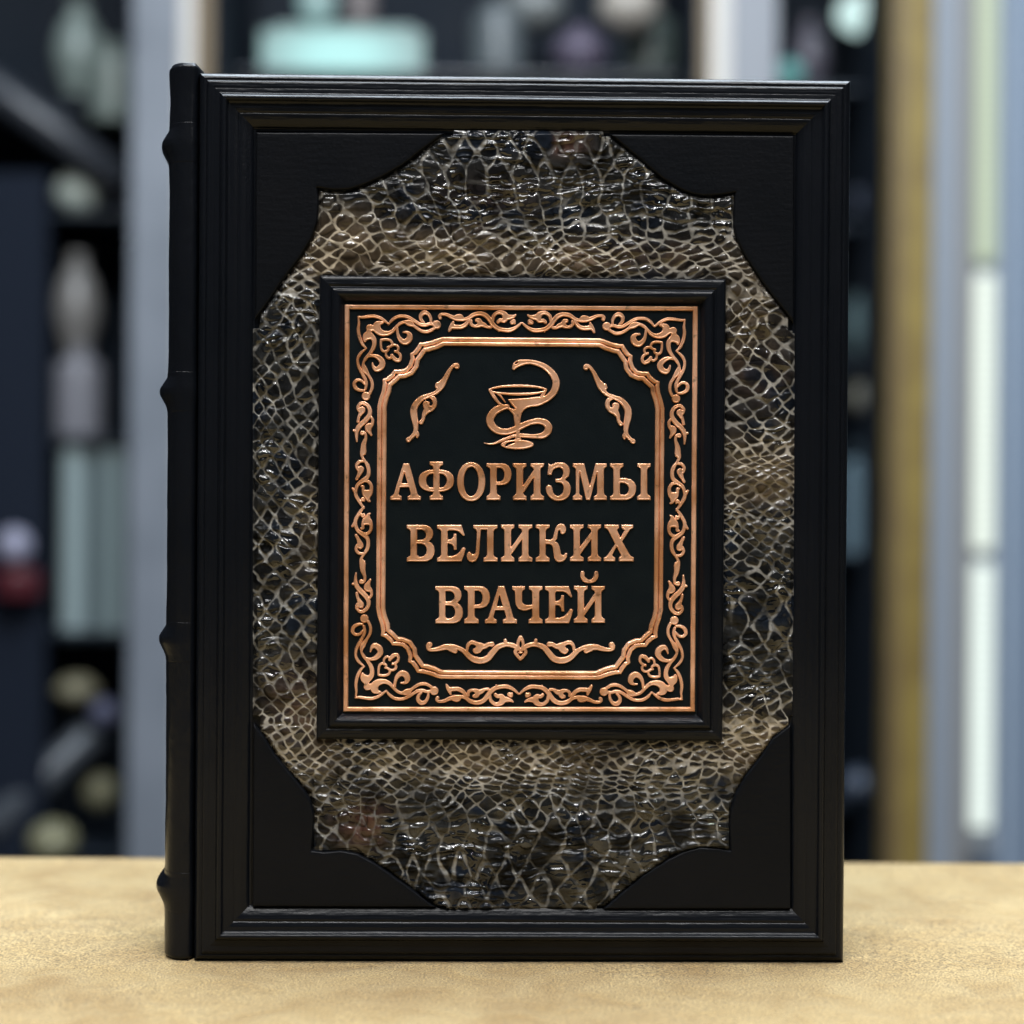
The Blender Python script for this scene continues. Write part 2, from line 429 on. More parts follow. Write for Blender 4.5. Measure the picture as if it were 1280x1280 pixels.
    # keep clear of the label frame
    inside = (X > 409) & (X < 895) & (Y > 357) & (Y < 914)
    # borders tuck under the leather
    edge = np.minimum(np.minimum(X-ax0-3, ax1-2-X), np.minimum(Y-ay0, ay1-Y))
    edge = np.minimum(edge, 999)
    fr = np.maximum(np.maximum(399-X, X-904), np.maximum(346-Y, Y-924))
    h = np.clip(h, -1.6, 6.5)
    h = h*sstep(-1, 7, fr)*.85+h*.15
    h = -1.0+(h+1)*sstep(0, 8, edge)
    # press it down under the corner pieces
    cut = np.zeros(X.shape, bool)
    for P in CP:
        d = Shape(0, 0, 1.).po(P).eval(X[::3, ::3], Y[::3, ::3])
        d = np.repeat(np.repeat(d, 3, 0), 3, 1)[:X.shape[0], :X.shape[1]]
        h = h-(h+3.0)*sstep(-5, 2.0, d)
        h = np.where((edge < 9) & (d > -9), -6., h); cut |= d > 5
    idx = np.arange(X.size).reshape(X.shape)
    inside |= cut
    q = ~(inside[:-1, :-1] & inside[1:, 1:])
    i, j = np.nonzero(q)
    Fq = np.c_[idx[i, j], idx[i+1, j], idx[i+1, j+1], idx[i, j+1]]
    used = np.unique(Fq); rm = np.full(X.size, -1); rm[used] = np.arange(len(used))
    x, zz = plane_xz(X.ravel()[used], Y.ravel()[used])
    V = np.c_[x, -h.ravel()[used]*S, zz]
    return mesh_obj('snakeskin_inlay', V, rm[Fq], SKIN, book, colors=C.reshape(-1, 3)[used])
skin()

# ------------------------------------------------------------------ label: leather moulding + plate + copper
_x, _z = plane_xz(np.array([398.5, 905.5, 903.5, 397.5]), np.array([347, 347.5, 924.5, 924.]))
LX0, LX1 = float(_x[[0, 3]].mean()), float(_x[[1, 2]].mean()); LZ0, LZ1 = float(_z[[2, 3]].mean()), float(_z[[0, 1]].mean())
label_prof = [(0, -1), (0, 5), (1.2, 7.6), (3, 9), (7, 10.0), (11.5, 10.4), (13, 9.4), (14.2, 8.9), (15.4, 10.6), (17, 13.2), (19.5, 14.6), (23, 14.8), (25.5, 13.8), (28, 10.8), (30.5, 7.0), (32.5, 4.2), (33, 3.0)]
streak_frame('label_frame', (LX0, LZ0, LX1, LZ1), label_prof, LEATHER, book, 8, amp=.34, step=.7)

BASE = 4.6                                             # plate level above the panel, px
n_ = 150
gx, gz = np.meshgrid(np.linspace(LX0+.0085, LX1-.0085, n_), np.linspace(LZ0+.0085, LZ1-.0085, n_), indexing='ij')
hh = BASE+.35*(fbm(gx/.004, gz/.004, 3, 3)-.5)
ii = np.arange(n_*n_).reshape(n_, n_)
plate = mesh_obj('label_plate', np.c_[gx.ravel(), (-hh*S).ravel(), gz.ravel()],
                 np.c_[ii[:-1, :-1].ravel(), ii[1:, :-1].ravel(), ii[1:, 1:].ravel(), ii[:-1, 1:].ravel()], PLATE_M, book)
CU = dict(base=BASE, height=2.1, bevel=.95)

def M(*a): return [(x*1.05*1.0+0, y) for x, y in a]
letters = []
def L(ox, oy): s = Shape(ox, oy); letters.append(s); return s
def aff(P, sx, sy, tx, ty): return [(x*sx+tx, y*sy+ty) for x, y in P]
A_out = [(193, 92), (268, 92), (375, 478), (388, 492), (416, 502), (416, 552), (245, 552), (245, 505), (278, 490), (284, 470), (262, 393), (157, 393), (137, 470), (145, 490), (175, 502), (175, 552), (30, 552), (30, 505), (60, 492), (75, 472)]
A_in = [(207, 208), (243, 338), (176, 338)]
P_out = [(130, 90), (320, 90), (370, 98), (408, 124), (436, 170), (446, 232), (436, 290), (405, 338), (360, 362), (320, 367), (262, 367), (262, 455), (270, 478), (308, 502), (308, 552), (130, 552), (130, 502), (165, 478), (175, 455), (175, 175), (165, 152), (130, 132)]
P_in = [(262, 152), (300, 151), (330, 166), (348, 200), (352, 237), (345, 280), (325, 308), (300, 318), (262, 318)]
B_out = [(85, 78), (300, 78), (345, 86), (385, 108), (412, 148), (419, 198), (404, 246), (366, 285), (402, 310), (428, 350), (437, 405), (428, 458), (396, 508), (350, 534), (310, 539), (85, 539), (85, 490), (120, 472), (131, 450), (131, 165), (120, 142), (85, 122)]
B_in1 = [(218, 143), (275, 143), (305, 158), (322, 184), (326, 210), (316, 240), (295, 258), (270, 264), (218, 266)]
B_in2 = [(215, 318), (270, 318), (305, 332), (328, 362), (334, 400), (326, 440), (300, 466), (265, 476), (235, 474), (216, 455)]
E_out = [(463, 78), (768, 78), (813, 212), (795, 222), (760, 190), (730, 162), (690, 150), (612, 148), (597, 165), (600, 262), (640, 254), (664, 232), (671, 190), (709, 190), (711, 393), (672, 393), (667, 350), (642, 324), (600, 314), (597, 466), (650, 468), (710, 446), (750, 410), (778, 366), (800, 356), (824, 378), (800, 460), (772, 539), (463, 539), (463, 490), (500, 474), (512, 452), (512, 160), (500, 142), (463, 125)]
# first line
s = L(485, 570).po(A_out).po(A_in, -1)
s = L(485, 570); s.el(606, 309, 222, 142, 1, 2.5); s.po([(565, 225), (565, 395), (520, 388), (490, 355), (480, 310), (490, 262), (520, 232)], -1); s.po([(648, 225), (690, 232), (722, 260), (738, 310), (722, 358), (690, 388), (648, 395)], -1); s.stem(565, 648, 520, 690, 68, 552)
s = L(485, 570); s.el(1040, 322, 178, 246, 1, 2.1); s.el(1040, 320, 90, 180, -1, 2.1)
s = L(595, 570).po(P_out).po(P_in, -1)
s = L(595, 570); s.stem(500, 590, 460, 630, 90, 552); s.stem(718, 806, 678, 850, 90, 552); s.po([(580, 376), (735, 150), (735, 250), (600, 452), (580, 462)])
s = L(595, 570); s.po([(903, 98), (912, 97), (925, 108), (950, 104), (990, 86), (1035, 79), (1090, 84), (1140, 112), (1168, 160), (1172, 205), (1156, 256), (1118, 297), (1158, 332), (1182, 385), (1180, 440), (1160, 500), (1110, 545), (1040, 563), (970, 552), (910, 512), (878, 455), (870, 405), (885, 370), (910, 360), (940, 374), (955, 405), (960, 440), (978, 476), (1015, 496), (1050, 490), (1078, 460), (1090, 410), (1082, 365), (1060, 342), (1030, 335), (995, 330), (986, 305), (995, 284), (1040, 281), (1070, 262), (1086, 215), (1078, 175), (1050, 150), (1018, 148), (975, 165), (955, 200), (945, 234), (938, 238), (900, 237), (893, 232), (897, 170)], smooth=True)
s = L(700, 570).po([(155, 92), (300, 92), (370, 370), (440, 92), (583, 92), (583, 138), (556, 150), (548, 172), (548, 460), (556, 485), (585, 505), (585, 552), (418, 552), (418, 505), (448, 488), (459, 465), (459, 212), (375, 552), (322, 552), (242, 203), (239, 462), (248, 485), (278, 502), (278, 552), (155, 552), (155, 502), (185, 485), (195, 465), (193, 172), (184, 152), (155, 138)])
s = L(700, 570).po([(620, 92), (790, 92), (790, 134), (757, 155), (748, 178), (748, 273), (820, 274), (880, 290), (925, 325), (948, 375), (948, 430), (928, 490), (885, 532), (830, 552), (620, 552), (620, 504), (652, 486), (662, 462), (662, 178), (653, 155), (620, 134)]).po([(748, 340), (795, 340), (832, 360), (852, 395), (853, 430), (838, 465), (805, 484), (765, 482), (748, 470)], -1)
s.stem(1003, 1088, 960, 1130, 92, 552)
# second line
L(500, 648).po(B_out).po(B_in1, -1).po(B_in2, -1)
L(500, 648).po(E_out)
L(500, 648).po([(915, 80), (1220, 80), (1220, 122), (1182, 142), (1172, 165), (1172, 455), (1184, 476), (1220, 492), (1220, 540), (1042, 540), (1042, 490), (1075, 474), (1085, 452), (1085, 143), (1014, 143), (1006, 240), (998, 360), (992, 440), (978, 490), (948, 532), (905, 549), (868, 540), (840, 510), (830, 470), (840, 432), (865, 408), (885, 425), (905, 442), (930, 444), (943, 425), (950, 340), (960, 170), (945, 138), (915, 120)])
s = L(610, 648); s.stem(203, 290, 160, 330, 75, 540); s.stem(422, 508, 378, 555, 75, 540); s.po([(282, 368), (437, 148), (437, 246), (300, 440), (282, 450)])
s = L(610, 648); s.stem(640, 722, 592, 770, 75, 540); s.po([(700, 262), (780, 262), (806, 245), (822, 190), (838, 125), (862, 82), (905, 60), (948, 72), (972, 105), (975, 150), (958, 185), (928, 201), (905, 190), (900, 160), (893, 145), (878, 155), (870, 205), (862, 255), (838, 285), (870, 302), (892, 345), (903, 400), (912, 440), (930, 455), (948, 452), (958, 436), (972, 427), (990, 436), (985, 480), (965, 515), (930, 540), (880, 548), (842, 530), (822, 490), (815, 430), (805, 365), (790, 332), (765, 322), (700, 322)])
s = L(700, 648); s.stem(165, 248, 120, 295, 75, 536); s.stem(385, 470, 342, 512, 75, 536); s.po([(240, 360), (400, 150), (400, 248), (255, 445), (240, 455)])
L(700, 648).po([(550, 76), (735, 76), (735, 120), (712, 142), (752, 236), (800, 150), (788, 138), (760, 120), (760, 76), (912, 76), (912, 120), (872, 140), (776, 287), (862, 440), (885, 468), (920, 486), (920, 536), (730, 536), (730, 488), (757, 462), (703, 355), (652, 455), (660, 472), (688, 488), (688, 536), (540, 536), (540, 490), (570, 475), (592, 452), (682, 320), (600, 155), (580, 132), (550, 118)])
# third line
L(535, 710).po(aff(B_out, .99, 1.015, 8, 143)).po(aff(B_in1, .99, 1.015, 8, 143), -1).po(aff(B_in2, .99, 1.015, 8, 143), -1)
L(535, 710).po(aff(P_out, 1.035, 1.012, 316, 131)).po(aff(P_in, 1.035, 1.012, 316, 131), -1)
L(535, 710).po(aff(A_out, 1.045, 1.017, 677, 128)).po(aff(A_in, 1.045, 1.017, 677, 128), -1)
L(640, 710).po([(0, 222), (163, 222), (163, 265), (136, 280), (128, 300), (128, 420), (145, 445), (180, 458), (250, 456), (250, 305), (240, 282), (208, 266), (208, 222), (382, 222), (382, 265), (350, 282), (341, 305), (341, 600), (350, 622), (382, 640), (382, 690), (203, 690), (203, 638), (238, 622), (248, 600), (248, 508), (180, 532), (125, 530), (75, 508), (48, 465), (38, 420), (35, 305), (28, 282), (0, 265)])
L(640, 710).po(aff(E_out, .98, 1.012, -45, 143))
s = L(640, 710); s.stem(815, 900, 768, 943, 220, 683); s.stem(1030, 1117, 988, 1160, 220, 683); s.po([(892, 512), (1045, 288), (1045, 388), (908, 588), (892, 598)]); s.st([(880, 62, 28), (880, 110, 29), (912, 150, 30), (962, 166, 22), (1012, 152, 28), (1046, 110, 30), (1050, 62, 27)])
for s in letters:
    relief('letter', s, plate, COPPER, **CU, rough=.1)

# emblem: snake and bowl
s = Shape(590, 440)
ang = np.linspace(0, 2*math.pi, 25)
s.st([(572+345*math.cos(a), 478+52*math.sin(a), 19-6*abs(math.cos(a))) for a in ang], n=2)
s.ball(222, 475, 20); s.ball(915, 475, 22)
s.st([(225, 480, 20), (262, 540, 24), (310, 610, 20), (360, 660, 18), (440, 700, 16), (520, 735, 18)])
s.st([(320, 520, 18), (350, 545, 16), (385, 590, 12), (415, 630, 8)])
s.st([(920, 478, 18), (895, 520, 22), (870, 565, 24)])
s.po([(442, 592), (560, 585), (700, 575), (820, 558), (880, 572), (950, 600), (930, 630), (880, 660), (820, 682), (740, 690), (690, 702), (655, 725), (625, 765), (612, 810), (602, 900), (598, 1010), (620, 1100), (530, 1110), (545, 1020), (530, 900), (515, 790), (490, 762), (450, 715), (500, 720), (540, 712), (490, 660)])
s.st([(520, 208, 22), (550, 165, 40), (600, 140, 42), (660, 130, 34), (740, 130, 31), (830, 152, 33), (920, 196, 38), (1000, 270, 43), (1043, 350, 46), (1048, 420, 47), (1020, 500, 45), (965, 560, 42), (900, 600, 44), (800, 630, 46), (720, 640, 46)])
s.st([(440, 685, 30), (350, 705, 44), (275, 750, 48), (225, 840, 50), (250, 925, 49), (320, 982, 45), (420, 1000, 42), (520, 975, 42), (610, 930, 40), (720, 885, 36), (820, 865, 38), (910, 885, 44), (955, 940, 47), (940, 1000, 46), (880, 1045, 38), (780, 1055, 28), (680, 1050, 27), (590, 1045, 26), (520, 1052, 21), (440, 1080, 20), (360, 1112, 19), (280, 1145, 15), (210, 1150, 9), (150, 1138, 4)])
s.el(565, 1158, 207, 62)
s.st([(428, 1168, 12), (460, 1145, 14), (525, 1130, 6)], -1)
s.ball(555, 140, 1); s.items.pop(); s.st([(545, 146, 8), (566, 136, 8)], -1)
relief('snake_and_bowl_emblem', s, plate, COPPER, **CU, rough=.1)

# flourishes
def add(s, *strokes):
    for P in strokes: s.st(P)
    return s
s = add(Shape(500, 440),
  [(712, 182, 32), (712, 184, 32)], [(712, 160, 18), (680, 165, 18), (640, 205, 20), (600, 270, 26), (560, 350, 32), (515, 415, 46), (480, 480, 28), (440, 515, 23), (370, 545, 25), (280, 580, 32), (210, 645, 38), (175, 720, 42), (178, 800, 42), (193, 880, 36), (200, 960, 28), (188, 1020, 26), (140, 1070, 22), (108, 1098, 30)],
  [(215, 1005, 18), (225, 1040, 18), (215, 1065, 12)], [(480, 415, 36), (470, 430, 30)],
  [(375, 560, 16), (425, 590, 26), (437, 650, 26), (410, 700, 28), (360, 715, 42), (330, 680, 36), (325, 650, 34), (355, 645, 20)], [(345, 720, 42), (305, 780, 26), (293, 840, 20), (265, 882, 25)])
relief('flourish', s, plate, COPPER, **CU, mirror=[(0, 0), (1, 0)])
s = add(Shape(526, 780), [(110, 255, 34), (111, 255, 34)], [(85, 265, 18), (100, 305, 22), (150, 318, 22), (230, 305, 28), (300, 285, 34), (380, 285, 38), (450, 290, 27), (510, 315, 25), (560, 352, 30), (620, 412, 33), (690, 445, 38), (770, 450, 38), (840, 420, 38), (900, 350, 36), (960, 285, 33), (1040, 255, 28), (1100, 252, 27), (1160, 268, 28), (1195, 290, 22)],
  [(1055, 200, 20), (1060, 240, 22)], [(370, 300, 36), (430, 335, 28)],
  [(580, 320, 16), (590, 262, 20), (635, 226, 24), (700, 245, 26), (735, 285, 44), (700, 330, 38), (672, 325, 22)], [(740, 272, 44), (800, 276, 28), (845, 252, 26), (888, 248, 30)],
  [(1245, 165, 24), (1218, 215, 18), (1215, 268, 16), (1235, 310, 14)], [(1195, 305, 20), (1180, 350, 21), (1210, 395, 20), (1245, 432, 18)], [(1200, 305, 16), (1245, 325, 16)], [(1228, 352, 10), (1245, 352, 12)])
_p = []
for sg, k, P in s.items:                                # both halves in one piece: mirror about its middle
    Q = P.copy(); Q[:, 0] = 2*650.6-Q[:, 0]; _p.append((sg, k, Q))
s.items += _p
relief('flourish', s, plate, COPPER, **CU)

# corner ornament
s = add(Shape(430, 380),
  [(180, 165, 10), (230, 172, 16), (300, 163, 18), (380, 158, 20), (450, 178, 19), (510, 215, 16), (562, 258, 9)],
  [(565, 255, 9), (605, 205, 17), (670, 165, 19), (750, 158, 19), (820, 178, 20), (890, 222, 20), (950, 258, 20), (1010, 270, 20), (1070, 255, 18), (1130, 262, 20)], [(1160, 265, 52), (1161, 265, 52)],
  [(1088, 235, 14), (1085, 185, 18), (1055, 130, 21), (1005, 112, 27), (962, 148, 24), (965, 200, 20), (1000, 240, 14)],
  [(1145, 295, 18), (1110, 322, 18), (1050, 350, 20), (980, 345, 19), (920, 312, 18), (870, 275, 19), (822, 245, 38), (760, 232, 20), (700, 252, 18), (650, 300, 18), (600, 350, 22), (540, 374, 28), (470, 365, 38), (420, 325, 46), (415, 275, 45), (445, 245, 27), (488, 238, 14)],
  [(668, 310, 14), (675, 380, 18), (700, 440, 25), (755, 480, 34), (808, 455, 38), (825, 400, 32), (795, 362, 18), (745, 358, 10)],
  [(325, 305, 44), (370, 310, 34), (400, 330, 30)], [(315, 350, 32), (318, 385, 40)],
  [(182, 170, 10), (190, 250, 15), (183, 330, 19), (200, 430, 20), (240, 515, 17), (283, 558, 9)],
  [(278, 562, 9), (212, 620, 17), (176, 690, 16), (185, 780, 18), (230, 870, 20), (268, 940, 18), (284, 1000, 18), (272, 1060, 16)], [(277, 1155, 52), (278, 1155, 52)],
  [(262, 1010, 10), (222, 962, 16), (168, 955, 18), (132, 995, 21), (148, 1050, 22), (200, 1082, 18), (255, 1085, 14)],
  [(325, 1120, 17), (355, 1050, 18), (350, 970, 18), (310, 895, 18), (262, 820, 32), (245, 750, 15), (272, 690, 18), (330, 620, 20), (375, 540, 25), (380, 460, 28), (350, 415, 34), (300, 400, 52), (268, 440, 28), (266, 468, 14)],
  [(290, 665, 14), (360, 650, 18), (430, 670, 28), (482, 730, 35), (468, 788, 36), (410, 820, 30), (372, 790, 18), (358, 742, 8)],
  [(466, 455, 14), (520, 448, 15), (580, 460, 15), (606, 505, 14), (585, 535, 13), (545, 545, 12)], [(466, 455, 14), (464, 520, 14), (478, 580, 15), (520, 600, 14), (558, 575, 13), (548, 545, 12)],
  [(585, 528, 13), (640, 516, 14), (680, 545, 15), (672, 590, 13), (640, 600, 12)], [(530, 590, 13), (530, 650, 14), (565, 684, 14), (600, 665, 13), (605, 640, 12)],
  [(600, 645, 17), (640, 695, 24), (690, 708, 20), (710, 665, 17), (690, 620, 16), (640, 592, 13)])
relief('corner_ornament', s, plate, COPPER, **CU, mirror=[(0, 0), (1, 0), (0, 1), (1, 1)])

# top / bottom scroll halves
s = add(Shape(540, 380), [(104, 178, 22), (92, 155, 16), (118, 136, 17), (180, 138, 19), (240, 165, 23), (300, 188, 26), (350, 195, 24), (400, 198, 20), (460, 180, 22), (520, 140, 25), (600, 125, 26), (670, 148, 28), (720, 200, 28), (760, 260, 28), (820, 310, 25), (900, 330, 24), (980, 330, 24), (1060, 290, 18), (1112, 242, 10)],
  [(300, 170, 26), (350, 168, 34), (380, 180, 20)], [(460, 205, 20), (420, 262, 24), (360, 292, 25), (290, 290, 26), (245, 290, 26), (215, 340, 14)], [(265, 232, 14), (252, 275, 28)],
  [(490, 215, 15), (490, 258, 18), (540, 283, 18), (600, 262, 30), (590, 215, 28), (562, 207, 22)], [(600, 250, 32), (650, 268, 28), (690, 292, 18), (732, 296, 18)],
  [(758, 210, 18), (772, 150, 21), (830, 110, 22), (890, 122, 30), (918, 165, 40), (900, 212, 26), (850, 208, 22), (826, 230, 20)], [(920, 165, 38), (970, 170, 30), (1020, 160, 18), (1045, 142, 10)], [(1000, 235, 26), (1025, 215, 18), (1030, 245, 14)], [(835, 325, 20), (835, 345, 10)])
relief('scroll_ornament', s, plate, COPPER, **CU, mirror=[(0, 0), (1, 0), (0, 1), (1, 1)])
# side scroll halves
s = add(Shape(430, 490), [(178, 370, 17), (190, 315, 17), (215, 265, 26), (228, 225, 40), (190, 232, 18), (178, 185, 17), (225, 142, 20), (285, 160, 22), (325, 220, 23), (320, 290, 26), (270, 360, 30), (212, 412, 29), (172, 470, 27), (160, 540, 19), (165, 618, 10)],
  [(128, 485, 15), (165, 488, 16)], [(340, 312, 14), (363, 355, 16), (350, 408, 22), (308, 442, 42), (322, 500, 22), (345, 542, 12)],
  [(232, 515, 28), (268, 520, 16), (275, 580, 18), (250, 660, 30), (243, 745, 36), (228, 800, 18), (262, 862, 15)], [(262, 740, 22), (265, 770, 12)],
  [(262, 862, 15), (298, 920, 22), (313, 990, 22), (298, 1060, 24), (240, 1110, 26), (182, 1152, 22), (155, 1210, 20), (150, 1280, 21), (190, 1360, 20), (240, 1435, 14), (255, 1452, 8)],
  [(250, 866, 14), (195, 872, 18), (162, 918, 18), (182, 965, 24), (215, 965, 38), (190, 1035, 22), (160, 1092, 16)],
  [(112, 1205, 13), (138, 1245, 18)], [(250, 1110, 18), (305, 1118, 19), (343, 1170, 19), (338, 1240, 26), (290, 1275, 50), (245, 1235, 20), (243, 1185, 18), (222, 1180, 12)],
  [(295, 1280, 45), (305, 1345, 20), (328, 1366, 10)], [(222, 1355, 14), (242, 1338, 24), (255, 1358, 12)])
relief('side_ornament', s, plate, COPPER, **CU, mirror=[(0, 0), (1, 0), (0, 1), (1, 1)])

# copper frames
def rect_stroke(x0, y0, x1, y1, r): return [(x0, y0, r), (x1, y0, r), (x1, y1, r), (x0, y1, r), (x0, y0, r)]
def ring(name, outer, inner, height, bevel):
    s = Shape(0, 0, 1.).po(outer); s.po(inner, -1)
    return relief(name, s, plate, COPPER, BASE, height, bevel, res=.5, rough=.25)
ring('border_band', [(431, 381), (872, 383.2), (868.3, 889.3), (429.2, 889)], [(437.6, 387.4), (865.2, 389.3), (861.8, 882.9), (435.8, 882.6)], 3.0, 2.2)
q_out = [(1240, 415), (1200, 424), (1100, 460), (1000, 482), (945, 484), (912, 540), (868, 596), (826, 622), (832, 690), (802, 770), (756, 812), (700, 822), (628, 822), (592, 872), (532, 922), (483, 942), (488, 1000), (474, 1085), (440, 1185), (418, 1285)]
q_in = [(1240, 480), (1150, 522), (1060, 548), (1000, 560), (948, 628), (896, 700), (888, 780), (838, 850), (760, 882), (690, 884), (625, 945), (558, 1005), (545, 1085), (506, 1185), (486, 1285)]
def full(q, off):
    """close a quarter contour around the plate (in px), shifted inwards by off px along x=y"""
    Q = np.array(q)/10.; Q[:, 0] += 430; Q[:, 1] += 380
    tan_ = np.gradient(Q, axis=0); nn = np.c_[-tan_[:, 1], tan_[:, 0]]; nn /= np.linalg.norm(nn, axis=1)[:, None]
    Q = Q-nn*off if off else Q
    x, z = plane_xz(Q[:, 0], Q[:, 1]); A = np.c_[x-PCX, z-PCZ]
    out = np.vstack([A, (A*[1, -1])[::-1], A*[-1, -1], (A*[-1, 1])[::-1]])
    return out
def plane_ring(name, q, w, height, bevel):
    # work in plate-centred px units
    o = full(q, 0)/S; i = full(q, -w)/S
    s = Shape(0, 0, 1.).po(o); s.po(i, -1)
    def hf(D, X, Y):
        t = np.clip(D/bevel, 0, 1); return BASE+height*(.25+.75*np.sin(t*math.pi/2))+.5*(fbm(X/3, Y/3, 5, 2)-.5)*t
    px, py, h, F = relief_mesh(s, .5, hf, BASE-1)
    return mesh_obj(name, np.c_[px*S+PCX, -h*S, py*S+PCZ], F, COPPER, plate)
def signfix(q, w): return w
OUTB = plane_ring('inner_band', q_out, -5.9, 2.2, 1.8)
q_in = [(x-9 if y > 700 else x-6, y-9 if x > 700 else y-6) for x, y in q_in]
INB = plane_ring('inner_band', q_in, -6.2, 3.2, 2.0)

# ------------------------------------------------------------------ spine with raised bands
def spine():
    # half-section: control (x, y) in metres, from the joint beside the cover round to the back
    ctl = np.array([(X0+.0006, .010), (X0-.0004, .0035), (X0-.0016, .0008), (X0-.0042, .0000), (X0-.0078, .0010), (X0-.0106, .0040), (X0-.0122, .0085), (X0-.0136, .018), (X0-.0142, T_BOOK/2),
                    (X0-.0136, T_BOOK-.018), (X0-.0118, T_BOOK-.007), (X0-.0078, T_BOOK-.001), (X0-.003, T_BOOK), (X0+.0006, T_BOOK-.006)])
    C = catmull(ctl, 6)
    tg = np.gradient(C, axis=0); nr = np.c_[tg[:, 1], -tg[:, 0]]; nr /= np.linalg.norm(nr, axis=1)[:, None]
    cc = C.mean(0); sgn = np.sign(((C-cc)*nr).sum(1)); nr = nr*sgn[:, None]
    _, zt = plane_xz(228., 79.); zt = float(zt)+.0004
    n = 900; z = np.linspace(.0006, zt, n)
    cen = [float(plane_xz(225., y)[1]) for y in (177, 489, 803, 1116)]
    hw = 17*S
    ph = np.linspace(0, 1, len(C)); endf = sstep(0, .16, ph)*sstep(0, .10, 1-ph)
    endf = .22+.78*endf
    def bandh(zz, c, k):
        t = (zz-c)/hw
        up = np.clip(1-(t/1.35), 0, 1) if 0 else 0
        return np.exp(-np.abs(t)**2.6*1.5)*(1+.12*k)
    Z, PH = np.meshgrid(z, ph, indexing='ij')
    def surf(Z, extra):
        w = .00022*(fbm(Z/.012, PH*9, 31, 3)-.5)*2
        w = w+.0004*(sstep(zt-.012, zt, Z))*.8-.0009*sstep(zt-.0016, zt, Z)-.0006*sstep(.0016, .0004, Z)
        # headcap: leather turned in at both ends
        drop = .0012*(1-endf)*sstep(zt-.004, zt, Z)
        off = w+extra
        return np.stack([C[None, :, 0]+nr[None, :, 0]*off, C[None, :, 1]+nr[None, :, 1]*off, Z-drop], -1)
    # smooth shoulder near each band belongs to the spine leather
    bandf = .07+.93*sstep(.28, .5, ph)*sstep(0, .2, 1-ph)
    sh = sum(.0003*np.exp(-((Z-c)/(hw*1.9))**2) for c in cen)*bandf[None]
    G = surf(Z, sh)
    idx = np.arange(Z.size).reshape(Z.shape)
    F = np.c_[idx[:-1, :-1].ravel(), idx[:-1, 1:].ravel(), idx[1:, 1:].ravel(), idx[1:, :-1].ravel()]
    V = G.reshape(-1, 3)
    fl = [list(map(int, r)) for r in (idx[0, ::-1], idx[-1, :])]
    faces = [tuple(f) for f in F.tolist()]+[tuple(fl[0]), tuple(fl[1])]
    bandf = .07+.93*sstep(.28, .5, ph)*sstep(0, .2, 1-ph)
    sp = mesh_obj('spine', V, faces, LEATHER, book)
    for k, c in enumerate(cen):
        zz = np.linspace(c-hw*1.5, c+hw*1.5, 90)
        Zb, PB = np.meshgrid(zz, ph, indexing='ij')
        t = (Zb-c)/hw
        pf = np.interp((zz-c)/hw, [-1.35, -1.0, -.1, .3, .95, 1.1], [0, .15, 1, 1, .2, 0]); pf = np.convolve(np.pad(pf, 3, 'edge'), np.ones(7)/7, 'valid'); prof = pf[:, None]+0*t
        edge = (np.abs(t) > 1.46)*1.0
        ex = (.0026+.0002*(k % 2))*prof*bandf[None]+.0003*np.exp(-(t/1.9)**2)*bandf[None]+.00006-edge*.0004
        w = .00022*(fbm(Zb/.012, PB*9, 31, 3)-.5)*2
        off = ex+w
        Gb = np.stack([C[None, :, 0]+nr[None, :, 0]*off, C[None, :, 1]+nr[None, :, 1]*off, Zb], -1)
        ib = np.arange(Zb.size).reshape(Zb.shape)
        mesh_obj('raised_band', Gb.reshape(-1, 3), np.c_[ib[:-1, :-1].ravel(), ib[:-1, 1:].ravel(), ib[1:, 1:].ravel(), ib[1:, :-1].ravel()], LEATHER, sp)
spine()

